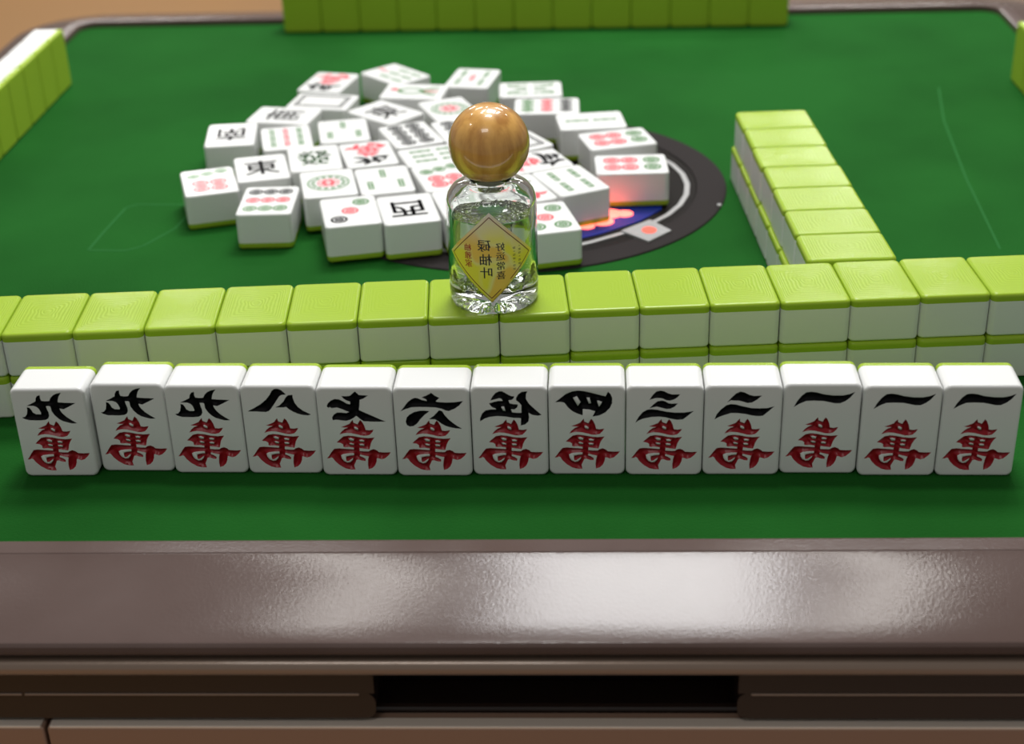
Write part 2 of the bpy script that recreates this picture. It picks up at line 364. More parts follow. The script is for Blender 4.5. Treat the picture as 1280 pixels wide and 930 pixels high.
# ------------------------------------------------------------ tiles
W, H, D, GT = 3.02, 4.08, 2.03, 0.36
def weighted(me):
    o = bpy.data.objects.new('tmp_n', me); col.objects.link(o)
    md = o.modifiers.new('w', 'WEIGHTED_NORMAL'); md.mode = 'FACE_AREA'; md.weight = 100; md.keep_sharp = True
    nm = me.name; me.name = nm + '_raw'
    r_ = bpy.data.meshes.new_from_object(o.evaluated_get(bpy.context.evaluated_depsgraph_get())); r_.name = nm
    bpy.data.objects.remove(o)
    return r_
def tile_pair(mx, tag):
    """white face block and lime back slab of one tile; local frame: back on z=0, face at z=D, transformed by mx"""
    res = []
    for part in ('body', 'back'):
        bm = bmesh.new()
        bmesh.ops.create_cube(bm, size=1)
        bmesh.ops.scale(bm, vec=(W - 0.01, H, D), verts=bm.verts); bmesh.ops.translate(bm, vec=(0, 0, D / 2), verts=bm.verts)
        es = [e_ for e_ in bm.edges if abs(e_.verts[0].co.z - e_.verts[1].co.z) > 1]
        bmesh.ops.bevel(bm, geom=es, offset=0.27, segments=5, profile=0.5, affect='EDGES')
        es = [e_ for e_ in bm.edges if abs(e_.verts[0].co.z - e_.verts[1].co.z) < 1e-4 and len(e_.link_faces) == 2 and any(len(f.verts) > 6 for f in e_.link_faces)]
        bmesh.ops.bevel(bm, geom=[e_ for e_ in es if e_.verts[0].co.z > 1], offset=0.13, segments=4, profile=0.5, affect='EDGES')
        es = [e_ for e_ in bm.edges if abs(e_.verts[0].co.z) < 1e-4 and abs(e_.verts[1].co.z) < 1e-4 and len(e_.link_faces) == 2]
        bmesh.ops.bevel(bm, geom=es, offset=0.17, segments=4, profile=0.5, affect='EDGES')
        g = bm.verts[:] + bm.edges[:] + bm.faces[:]
        cut = bmesh.ops.bisect_plane(bm, geom=g, plane_co=(0, 0, GT), plane_no=(0, 0, 1), clear_inner=(part == 'body'), clear_outer=(part == 'back'))
        ce = [e_ for e_ in cut['geom_cut'] if isinstance(e_, bmesh.types.BMEdge)]
        bmesh.ops.contextual_create(bm, geom=ce)
        for f in bm.faces: f.smooth = True
        if part == 'back':
            for v in bm.verts:
                pass
        bmesh.ops.recalc_face_normals(bm, faces=bm.faces)
        res.append(weighted(sharp(mesh_from_bm('tile_' + part + '_' + tag, bm, M['white'] if part == 'body' else M['green'], mx), 60)))
    return res
MX_UP = Matrix.Identity(4)
MX_DOWN = Matrix.Translation((0, 0, D)) @ Matrix.Rotation(math.pi, 4, 'Y')
# standing: the face looks towards local -Y, the back towards local +Y
MX_STAND = Matrix(((1, 0, 0, 0), (0, 0, -1, D / 2), (0, 1, 0, H / 2), (0, 0, 0, 1)))
UPM, DOWNM, STANDM = tile_pair(MX_UP, 'face_up'), tile_pair(MX_DOWN, 'face_down'), tile_pair(MX_STAND, 'standing')
def make_tile(pair, loc, rz, label, group):
    t = thing('mahjong_tile', loc, rz, label, 'mahjong tile', group)
    link('body', pair[0], t); link('back', pair[1], t)
    return t
def copy_tile(src, loc, rz, label, group):
    t = src.copy(); col.objects.link(t)
    t.location = Vector(loc) * S; t.rotation_euler.z = rz; t['label'] = label; t['group'] = group
    for ch in src.children:
        c = ch.copy(); col.objects.link(c); c.parent = t
    return t
GLYPHS = {
 'wan': [[[(-0.12,2.61),(-0.098,2.478),(0.065,2.405),(0.123,2.527),(0.175,2.604),(0.252,2.511),(0.323,2.345),(0.366,2.145),(0.51,2.128),(0.688,2.161),(0.625,2.045),(0.51,1.918),(0.366,1.877),(0.193,1.884),(-0.009,1.944),(-0.21,1.994),(-0.412,2.011),(-0.556,1.984),(-0.701,1.934),(-0.607,2.071),(-0.468,2.195),(-0.329,2.252),(-0.467,2.255),(-0.611,2.278),(-0.438,2.345),(-0.265,2.428),(-0.192,2.527)],[(-0.085,2.295),(-0.021,2.288),(0.064,2.228),(0.064,2.138),(-0.008,2.145),(-0.085,2.205)]],[[(-0.844,1.568),(-0.703,1.709),(-0.558,1.844),(-0.355,1.884),(-0.125,1.861),(0.135,1.8),(0.423,1.77),(0.697,1.794),(0.596,1.659),(0.524,1.508),(0.48,1.339),(0.451,1.245),(0.248,1.272),(0.06,1.305),(0.051,1.17),(0.248,1.153),(0.422,1.153),(0.509,1.221),(0.625,1.255),(0.741,1.204),(0.827,1.12),(1.03,1.103),(1.305,1.113),(1.204,0.967),(1.06,0.831),(0.915,0.78),(0.77,0.838),(0.726,0.831),(0.697,0.66),(0.625,0.489),(0.508,0.369),(0.356,0.311),(0.339,0.523),(0.363,0.762),(0.401,0.916),(0.218,0.96),(0.059,1.01),(0.044,0.932),(0.16,0.881),(0.27,0.796),(0.253,0.701),(0.13,0.711),(-0.015,0.769),(-0.102,0.762),(-0.161,0.625),(-0.22,0.488),(-0.186,0.3),(-0.368,0.299),(-0.572,0.351),(-0.804,0.505),(-0.976,0.692),(-1.062,0.846),(-1.12,0.87),(-1.193,0.829),(-1.295,0.822),(-1.206,0.931),(-1.087,1.118),(-0.969,1.271),(-0.795,1.294),(-0.505,1.271),(-0.172,1.244),(-0.171,1.322),(-0.359,1.356),(-0.533,1.339),(-0.585,1.366),(-0.59,1.474),(-0.676,1.541)],[(-0.717,0.965),(-0.623,1.027),(-0.391,1.061),(-0.182,1.068),(-0.182,0.973),(-0.362,0.949),(-0.508,0.915),(-0.524,0.812),(-0.51,0.693),(-0.423,0.7),(-0.305,0.796),(-0.232,0.847),(-0.262,0.762),(-0.365,0.642),(-0.482,0.625),(-0.612,0.693),(-0.689,0.812)],[(-0.356,1.753),(-0.255,1.77),(-0.14,1.726),(-0.149,1.642),(-0.276,1.636)],[(-0.343,1.534),(-0.271,1.548),(-0.156,1.508),(-0.156,1.447),(-0.286,1.45)],[(0.071,1.683),(0.163,1.696),(0.278,1.659),(0.249,1.592),(0.099,1.599)],[(0.061,1.501),(0.162,1.508),(0.255,1.481),(0.249,1.407),(0.09,1.413)]]],
 'nine': [[[(-0.893,3.409),(-0.701,3.498),(-0.495,3.613),(-0.467,3.74),(-0.396,3.854),(-0.274,3.892),(-0.285,3.752),(-0.255,3.638),(-0.112,3.612),(0.059,3.625),(0.132,3.764),(0.26,3.891),(0.403,3.954),(0.599,3.997),(0.479,3.84),(0.429,3.713),(0.393,3.566),(0.667,3.54),(1.103,3.522),(0.827,3.369),(0.575,3.242),(0.421,3.275),(0.433,3.19),(0.497,3.062),(0.635,2.895),(0.82,2.741),(1.025,2.599),(0.802,2.591),(0.627,2.643),(0.453,2.702),(0.307,2.805),(0.169,2.973),(0.079,3.152),(0.065,3.37),(-0.004,3.396),(-0.113,3.388),(-0.091,3.242),(-0.052,3.101),(-0.053,2.947),(-0.109,2.831),(-0.219,2.762),(-0.449,2.736),(-0.902,2.747),(-1.075,2.806),(-1.168,2.876),(-1.039,2.909),(-0.944,3.025),(-0.898,3.205),(-0.89,3.345),(-0.792,3.32),(-0.727,3.217),(-0.685,3.102),(-0.571,3.025),(-0.379,3.019),(-0.36,3.076),(-0.407,3.243),(-0.484,3.345),(-0.612,3.404)]]],
 'eight': [[[(-1.274,2.923),(-0.995,3.074),(-0.726,3.244),(-0.479,3.456),(-0.306,3.682),(-0.214,3.85),(-0.106,3.94),(0.019,3.948),(0.162,3.892),(0.252,3.793),(0.34,3.686),(0.165,3.667),(0.072,3.611),(-0.016,3.484),(-0.148,3.286),(-0.295,3.073),(-0.408,2.945),(-0.538,2.894),(-0.713,2.903),(-0.911,2.917)]],[[(-0.142,3.101),(0.043,3.201),(0.21,3.37),(0.315,3.554),(0.412,3.652),(0.6,3.675),(0.599,3.539),(0.652,3.313),(0.759,3.129),(0.943,2.958),(1.263,2.778),(1.122,2.739),(0.924,2.759),(0.729,2.816),(0.539,2.916),(0.399,3.016),(0.297,3.121),(0.158,3.101)]]],
 'seven': [[[(0.071,3.895),(0.116,3.845),(0.207,3.738),(0.403,3.718),(0.575,3.71),(0.393,3.578),(0.227,3.513),(0.205,3.282),(0.163,3.061),(0.347,2.956),(0.658,2.8),(0.922,2.657),(1.199,2.528),(0.763,2.52),(0.316,2.543),(0.175,2.657),(0.041,2.792),(-0.071,2.7),(-0.228,2.606),(-0.381,2.563),(-0.529,2.578),(-0.776,2.615),(-0.915,2.587),(-0.93,2.715),(-0.857,2.843),(-0.724,2.937),(-0.55,2.943),(-0.353,2.914),(-0.229,2.971),(-0.345,3.014),(-0.512,3.099),(-0.705,3.17),(-0.906,3.142),(-0.989,3.193),(-1.03,3.148),(-1.104,3.213),(-1.05,3.354),(-0.927,3.481),(-0.773,3.551),(-0.6,3.543),(-0.434,3.447),(-0.294,3.345),(-0.16,3.311),(-0.162,3.438),(-0.307,3.494),(-0.411,3.579),(-0.489,3.691),(-0.317,3.677),(-0.142,3.699),(-0.021,3.817)]]],
 'six': [[[(-1.232,3.026),(-1.079,3.219),(-0.925,3.434),(-0.753,3.58),(-0.633,3.633),(-0.517,3.614),(-0.381,3.54),(-0.161,3.486),(-0.192,3.566),(-0.363,3.651),(-0.159,3.739),(0.029,3.853),(0.167,3.725),(0.336,3.624),(0.189,3.485),(0.222,3.445),(0.595,3.418),(0.923,3.431),(1.263,3.484),(1.103,3.284),(0.909,3.137),(0.67,3.03),(0.554,3.062),(0.394,3.138),(0.163,3.197),(-0.165,3.213),(-0.493,3.219),(-0.775,3.206),(-1.015,3.125)]],[[(-0.081,3.031),(-0.277,2.869),(-0.453,2.68),(-0.606,2.464),(-0.755,2.35),(-0.898,2.328),(-1.012,2.396),(-1.05,2.545),(-1.003,2.735),(-0.889,2.87),(-0.694,2.991),(-0.455,3.052),(-0.267,3.052)]],[[(-0.124,2.667),(0.072,2.815),(0.297,3.071),(0.412,3.035),(0.498,2.869),(0.63,2.68),(0.81,2.504),(0.968,2.368),(1.174,2.227),(0.915,2.246),(0.682,2.3),(0.497,2.368),(0.36,2.463),(0.225,2.585),(0.111,2.658)]]],
 'five': [[[(-0.726,3.461),(-0.626,3.655),(-0.505,3.801),(-0.363,3.875),(-0.247,3.875),(-0.134,3.801),(0.003,3.708),(0.117,3.654),(0.222,3.654),(0.196,3.561),(0.113,3.487),(-0.004,3.468),(0.027,3.335),(0.177,3.3),(0.351,3.282),(0.332,3.161),(0.217,3.06),(0.077,3.068),(0.12,2.926),(0.306,2.907),(0.481,2.907),(0.49,3.241),(0.411,3.361),(0.286,3.468),(0.289,3.574),(0.375,3.733),(0.517,3.852),(0.737,3.873),(0.68,3.72),(0.676,3.534),(0.783,3.321),(0.964,3.121),(1.273,2.812),(1.12,2.772),(0.911,2.812),(0.761,2.906),(0.78,2.705),(0.752,2.516),(0.621,2.381),(0.443,2.327),(0.459,2.665),(0.16,2.678),(-0.166,2.738),(-0.469,2.76),(-0.775,2.719),(-0.965,2.652),(-1.158,2.517),(-1.153,2.652),(-1.074,2.868),(-0.928,3.015),(-0.717,3.061),(-0.518,3.06),(-0.528,3.109),(-0.666,3.162),(-0.733,3.256),(-0.777,3.336),(-0.565,3.403),(-0.401,3.442),(-0.238,3.442),(-0.281,3.535),(-0.362,3.562),(-0.561,3.509)],[(-0.315,3.189),(-0.187,3.194),(-0.142,2.988),(-0.24,3.001)]]],
 'four': [[[(-1.244,3.346),(-1.033,3.532),(-0.822,3.717),(-0.567,3.836),(-0.336,3.875),(-0.105,3.848),(0.125,3.79),(0.471,3.689),(0.736,3.615),(0.828,3.826),(0.932,3.715),(0.997,3.53),(0.99,3.317),(0.91,3.104),(0.725,2.891),(0.493,2.757),(0.225,2.703),(0.33,2.945),(0.099,3.025),(-0.157,3.047),(-0.163,2.763),(-0.367,2.838),(-0.575,2.959),(-0.736,3.119),(-0.873,3.333),(-1.035,3.368)],[(-0.535,3.558),(-0.384,3.624),(-0.236,3.359),(-0.353,3.18)],[(-0.008,3.563),(0.113,3.57),(0.169,3.305),(0.077,3.297)],[(0.401,3.424),(0.47,3.424),(0.597,3.366),(0.539,3.238),(0.477,3.145),(0.442,3.265)]]],
 'three': [[[(-0.607,3.469),(-0.483,3.686),(-0.348,3.844),(-0.188,3.883),(-0.05,3.856),(0.112,3.764),(0.274,3.711),(0.583,3.716),(0.461,3.566),(0.348,3.487),(0.188,3.434),(0.049,3.453),(-0.09,3.527),(-0.251,3.554),(-0.412,3.541)]],[[(-0.608,3.09),(-0.454,3.262),(-0.295,3.408),(-0.111,3.442),(0.028,3.394),(0.144,3.315),(0.283,3.301),(0.501,3.314),(0.378,3.168),(0.218,3.075),(0.057,3.062),(-0.128,3.116),(-0.314,3.169),(-0.452,3.143)]],[[(-1.149,2.434),(-1.024,2.702),(-0.865,2.916),(-0.681,3.036),(-0.497,3.055),(-0.265,3.023),(0.059,2.942),(0.383,2.902),(0.753,2.902),(1.12,2.968),(0.895,2.755),(0.714,2.594),(0.483,2.573),(0.251,2.621),(0.018,2.688),(-0.214,2.715),(-0.515,2.702),(-0.861,2.622),(-1.023,2.541)]]],
 'two': [[[(-0.643,3.333),(-0.501,3.523),(-0.326,3.721),(-0.148,3.818),(0.014,3.781),(0.201,3.675),(0.386,3.622),(0.693,3.64),(0.508,3.456),(0.33,3.337),(0.149,3.306),(-0.014,3.364),(-0.176,3.412),(-0.36,3.418),(-0.498,3.431)]],[[(-1.105,2.572),(-1.026,2.807),(-0.872,3.021),(-0.672,3.206),(-0.491,3.264),(-0.307,3.246),(-0.029,3.166),(0.296,3.086),(0.618,3.067),(0.937,3.085),(1.196,3.165),(0.99,2.952),(0.771,2.74),(0.588,2.721),(0.357,2.748),(0.078,2.82),(-0.199,2.855),(-0.475,2.86),(-0.702,2.781),(-0.929,2.687)]]],
 'one': [[[(-1.094,3.065),(-0.978,3.319),(-0.817,3.567),(-0.65,3.717),(-0.476,3.746),(-0.248,3.717),(0.008,3.638),(0.388,3.58),(0.765,3.579),(1.011,3.637),(1.229,3.732),(1.048,3.477),(0.883,3.332),(0.69,3.23),(0.488,3.23),(0.233,3.289),(0.028,3.333),(-0.325,3.348),(-0.626,3.334),(-0.871,3.217)]]],
}
# ---- front row: thirteen standing tiles with engraved, painted signs (the photograph shows them mirrored)
def glyph_prism(bm, key, h0, h1, mi):
    for shape in GLYPHS[key]:
        poly_prism(bm, shape, lambda a, b_, h: (a, -D / 2 + h, b_), h0, h1, mi)
DEPTH = 0.16
for sh in GLYPHS['nine']: sh[0][:] = [(a, b_ - 0.09) for a, b_ in sh[0]]
def engraved_body(key):
    base = STANDM[0].copy(); base.name = 'tile_body_' + key
    base.materials.append(M['black']); base.materials.append(M['red'])
    bm = bmesh.new(); glyph_prism(bm, key, -0.1, DEPTH, 1); glyph_prism(bm, 'wan', -0.1, DEPTH, 2)
    bmesh.ops.recalc_face_normals(bm, faces=bm.faces)
    cm_ = mesh_from_bm('cutter', bm, [M['white'], M['black'], M['red']])
    a = bpy.data.objects.new('tmp_a', base); c = bpy.data.objects.new('tmp_c', cm_)
    col.objects.link(a); col.objects.link(c)
    md = a.modifiers.new('b', 'BOOLEAN'); md.operation = 'DIFFERENCE'; md.solver = 'EXACT'; md.object = c
    dg = bpy.context.evaluated_depsgraph_get()
    me = bpy.data.meshes.new_from_object(a.evaluated_get(dg)); me.name = 'tile_body_' + key
    bpy.data.objects.remove(a); bpy.data.objects.remove(c)
    for i, m_ in enumerate((M['white'], M['black'], M['red'])):
        if i < len(me.materials): me.materials[i] = m_
        else: me.materials.append(m_)
    return weighted(sharp(me, 50))
def seg_dist(p_, a, b_):
    d = b_ - a; L = d.length_squared
    k_ = 0 if L < 1e-12 else max(0, min(1, (p_ - a).dot(d) / L))
    return (p_ - a - d * k_).length
def inside(p_, rings):
    c = False
    for r_ in rings:
        for i in range(len(r_)):
            a, b_ = r_[i], r_[i - 1]
            if (a[1] > p_.y) != (b_[1] > p_.y) and p_.x < (b_[0] - a[0]) * (p_.y - a[1]) / (b_[1] - a[1]) + a[0]: c = not c
    return c
def fill_mesh(key, m_):
    """painted bottom of the engraving: a groove that deepens away from its outline"""
    bm = bmesh.new()
    for rings in GLYPHS[key]:
        pts, edges = [], []
        for r_ in rings:
            k0 = len(pts); dense = []
            for i in range(len(r_)):
                a, b_ = Vector(r_[i]), Vector(r_[(i + 1) % len(r_)])
                m2 = max(1, int((b_ - a).length / 0.06))
                for q in range(m2): dense.append(a.lerp(b_, q / m2))
            pts += dense; edges += [(k0 + i, k0 + (i + 1) % len(dense)) for i in range(len(dense))]
        segs = [(pts[a], pts[b_]) for a, b_ in edges]
        xs = [q.x for q in pts]; ys = [q.y for q in pts]
        g_ = 0.045; y = min(ys); row = 0
        grid = []
        while y < max(ys):
            x = min(xs) + (row % 2) * g_ / 2
            while x < max(xs):
                q = Vector((x, y))
                if inside(q, rings) and min(seg_dist(q, a, b_) for a, b_ in segs) > 0.022: grid.append(q)
                x += g_
            y += g_ * 0.87; row += 1
        vs, es, fs, *_ = delaunay_2d_cdt(pts + grid, edges, [], 0, 1e-5)
        bv = []
        for q in vs:
            d = min(seg_dist(q, a, b_) for a, b_ in segs)
            bv.append(bm.verts.new((q.x, -D / 2 + 0.012 + min(DEPTH - 0.03, 1.1 * d), q.y)))
        for f in fs:
            c = sum((vs[i] for i in f), Vector((0, 0))) / len(f)
            if inside(c, rings): bm.faces.new([bv[i] for i in f])
    bmesh.ops.recalc_face_normals(bm, faces=bm.faces)
    if sum(f.normal.y for f in bm.faces) > 0: bmesh.ops.reverse_faces(bm, faces=bm.faces)
    return mesh_from_bm('paint_' + key, bm, m_, smooth=True)
WANM = fill_mesh('wan', M['red'])
R1 = (-16.42, 52.0769); A1 = -0.0138; P1 = 3.046
ROW1 = ['nine', 'nine', 'nine', 'eight', 'seven', 'six', 'five', 'four', 'three', 'two', 'one', 'one', 'one']
OFF = [-0.13, 0.26, 0.12, 0.10, -0.03, -0.08, 0.0, 0.05, 0.02, 0.05, 0.16, 0.0, 0.0]
L1 = ['leftmost front-row tile, set slightly forward, black nine sign above red sign',
 'second front-row tile from the left, set a little back, black nine sign',
 'third front-row tile from the left, black nine sign above red sign, beside the eight',
 'white front-row tile with black eight sign of two strokes above red sign',
 'white front-row tile with black seven sign above red sign, between six and eight',
 'white front-row tile with black six sign above red sign, between five and seven',
 'white front-row tile with complex black five sign above red sign, in front of the bottle',
 'white front-row tile with black four sign like an eye above red sign',
 'white front-row tile with three black brush strokes above red sign',
 'white front-row tile with two black brush strokes above red sign',
 'front-row tile with one black brush stroke, first of the three, beside the two-stroke tile',
 'front-row tile with one black brush stroke, middle of the three one-stroke tiles',
 'rightmost front-row tile, one black brush stroke above red sign']
bodies, fills = {}, {}
for i, key in enumerate(ROW1):
    if key not in bodies: bodies[key] = engraved_body(key); fills[key] = fill_mesh(key, M['black'])
    u = (i - 2 + 0.5) * P1
    if i == 0: u -= 0.05
    x = R1[0] + u * math.cos(A1) - (D / 2 + OFF[i]) * math.sin(A1)
    y = R1[1] + u * math.sin(A1) + (D / 2 + OFF[i]) * math.cos(A1)
    rz = A1 + (R(0.6) if i == 0 else (R(-0.3) if i == 1 else 0))
    t = thing('mahjong_tile', (x, y, 0.0), rz, L1[i], 'mahjong tile', 'standing tiles of the front row')
    link('body', bodies[key], t); link('back', STANDM[1], t)
    link('number_sign', fills[key], t)['label'] = 'black engraved brush-script number'
    link('suit_sign', WANM, t)['label'] = 'red engraved brush-script sign'

ORD = ['first', 'second', 'third', 'fourth', 'fifth', 'sixth', 'seventh', 'eighth', 'ninth', 'tenth', 'eleventh', 'twelfth', 'thirteenth', 'fourteenth', 'fifteenth', 'sixteenth', 'seventeenth']
random.seed(5)
# ---- second row: a wall two tiles high, backs up
R2 = (-21.4882, 57.0451); A2 = 0.0675; P2 = 3.0306
proto_down = None
tops = list(range(-2, 15))
for layer in (0, 1):
    for j, k in enumerate(tops):
        u = (k - 0.5) * P2
        v = H / 2 + (random.uniform(-0.04, 0.04) if layer else 0)
        if layer: v += (0.10 if k >= 8 else -0.04)
        z = layer * D
        x = R2[0] + u * math.cos(A2) - v * math.sin(A2); y = R2[1] + u * math.sin(A2) + v * math.cos(A2)
        rz = A2 + (random.uniform(-0.004, 0.004) if layer else 0)
        extra = {9: ' and right of the bottle'}.get(j, '')
        if k == 6: nm = 'green-backed tile in the top layer of the near wall, under left half of the bottle'
        elif k == 7: nm = 'green-backed tile in the top layer of the near wall, under right half of the bottle'
        elif k == -2: nm = 'green-backed tile cut off by the left edge, top layer of the near wall'
        elif k == 14: nm = 'green-backed tile cut off by the right edge, top layer of the near wall'
        elif k < 6: nm = 'green-backed tile in the near wall, top layer, %s to the left of the bottle' % ORD[5 - k]
        else: nm = 'green-backed tile in the near wall, top layer, %s to the right of the bottle' % ORD[k - 8]
        if layer == 0: nm = 'green-backed tile in the near wall, bottom layer, %s from the left' % ORD[j]
        g = 'top layer of the near wall' if layer else 'bottom layer of the near wall'
        if proto_down is None: proto_down = make_tile(DOWNM, (x, y, z), rz, nm, g)
        else: copy_tile(proto_down, (x, y, z), rz, nm, g)
# ---- side wall at the right, running away from the viewer
R3 = (9.1507, 84.5835); A3 = 0.0605; P3 = 3.0105
t3 = Vector((math.cos(A3), math.sin(A3))); n3 = Vector((-math.sin(A3), math.cos(A3)))
for layer in (0, 1):
    for k in range(7):
        c = Vector(R3) - n3 * (k + 0.5) * P3 + t3 * (H / 2 + (random.uniform(-0.05, 0.05) if layer else -0.14))
        nm = 'green-backed tile in the short side wall, %s layer, %s from the far end' % ('top' if layer else 'bottom', ORD[k])
        copy_tile(proto_down, (c.x, c.y, layer * D), A3 + math.pi / 2, nm, 'short side wall right of the discards, %s layer' % ('top' if layer else 'bottom'))
# ---- hands of the other players: standing tiles, backs to the table centre
proto_stand = None
def stand(x, y, rz, nm, g):
    global proto_stand
    if proto_stand is None: proto_stand = make_tile(STANDM, (x, y, 0), rz, nm, g)
    else: copy_tile(proto_stand, (x, y, 0), rz, nm, g)
for k in range(13):
    u = (k + 0.5) * 3.02
    x = -22.8262 + u * math.cos(-0.0168); y = 117.4986 + u * math.sin(-0.0168)
    nm = 'standing tile with its lime back to the viewer, far row, %s from the left' % ORD[k]
    if k == 12: nm = 'standing tile with its lime back to the viewer, rightmost of the far row'
    stand(x, y + D / 2, -0.0168 + math.pi, nm, 'standing tiles of the far player')
for k in range(6):
    nm = 'standing tile with white top at the left edge, %s from its far end' % ORD[k]
    stand(-36.1 - D / 2, 105.0 - (k + 0.5) * 3.02, -math.pi / 2 - 0.006, nm, 'standing tiles of the left player')
for k in range(3):
    nm = 'standing tile at the right edge showing its lime back, %s from its far end' % ORD[k]
    stand(29.75 + D / 2, 102.5 - (k + 0.5) * 3.02, math.pi / 2, nm, 'standing tiles of the right player')

# ---- the discards in the middle, faces up
def text_rings_mesh(ch, size):
    cu = bpy.data.curves.new('t', 'FONT'); cu.body = ch; cu.align_x = 'CENTER'; cu.align_y = 'CENTER'; cu.size = size; cu.resolution_u = 3
    o = bpy.data.objects.new('t', cu); col.objects.link(o)
    dg = bpy.context.evaluated_depsgraph_get()
    me = bpy.data.meshes.new_from_object(o.evaluated_get(dg))
    bpy.data.objects.remove(o)
    return me
ZT = D + 0.004
def add_text(bm, ch, size, cx, cy, mi, sx=-1, sy=1.0, rot=0.0, bold=0.0):
    me = text_rings_mesh(ch, size)
    tb = bmesh.new(); tb.from_mesh(me)
    if tb.verts:
        xs = [v.co.x for v in tb.verts]; ys = [v.co.y for v in tb.verts]
        mx_, my_ = (min(xs) + max(xs)) / 2, (min(ys) + max(ys)) / 2
        for dx, dy in ([(0, 0)] if not bold else [(0, 0), (bold, 0), (-bold, 0), (0, bold), (0, -bold)]):
            k_ = 0
            vm = {}
            for v in tb.verts:
                a, b_ = (v.co.x - mx_) * sx + dx, (v.co.y - my_) * sy + dy
                vm[v.index] = bm.verts.new((cx + a * math.cos(rot) - b_ * math.sin(rot), cy + a * math.sin(rot) + b_ * math.cos(rot), ZT + (dx + dy) * 0.02))
            for f in tb.faces:
                try:
                    q = bm.faces.new([vm[v.index] for v in f.verts]); q.material_index = mi
                except ValueError: pass
    tb.free()
def up(a, b_, h): return (a, b_, h)
Zlo, Zhi = D - 0.03, D + 0.006
def ring_dot(bm, x, y, r_, mi, mi2=None, k=20):
    poly_prism(bm, [circle(x, y, r_, k), circle(x, y, r_ * 0.70, k)], up, Zlo, Zhi, mi)
    poly_prism(bm, [circle(x, y, r_ * 0.55, k), circle(x, y, r_ * 0.26, k)], up, Zlo, Zhi, mi)
    poly_prism(bm, [circle(x, y, r_ * 0.18, 8)], up, Zlo, Zhi, mi if mi2 is None else mi2)
def cane(bm, x, y, w_, h_, mi, rot=0.0):
    def rr(pts): return [(x + a * math.cos(rot) - b_ * math.sin(rot), y + a * math.sin(rot) + b_ * math.cos(rot)) for a, b_ in pts]
    w2, h2 = w_ / 2, h_ / 2
    outer = rr([(-w2, -h2), (-w2 * .6, -h2 * 1.08), (w2 * .6, -h2 * 1.08), (w2, -h2), (w2 * .75, -h2 * .5), (w2, 0), (w2 * .75, h2 * .5), (w2, h2), (w2 * .6, h2 * 1.08), (-w2 * .6, h2 * 1.08), (-w2, h2), (-w2 * .75, h2 * .5), (-w2, 0), (-w2 * .75, -h2 * .5)])
    i1 = rr([(-w2 * .25, -h2 * .8), (w2 * .25, -h2 * .8), (w2 * .25, -h2 * .15), (-w2 * .25, -h2 * .15)])
    i2 = rr([(-w2 * .25, h2 * .15), (w2 * .25, h2 * .15), (w2 * .25, h2 * .8), (-w2 * .25, h2 * .8)])
    poly_prism(bm, [outer, i1, i2], up, Zlo, Zhi, mi)
BK, RD, GN = 0, 1, 2
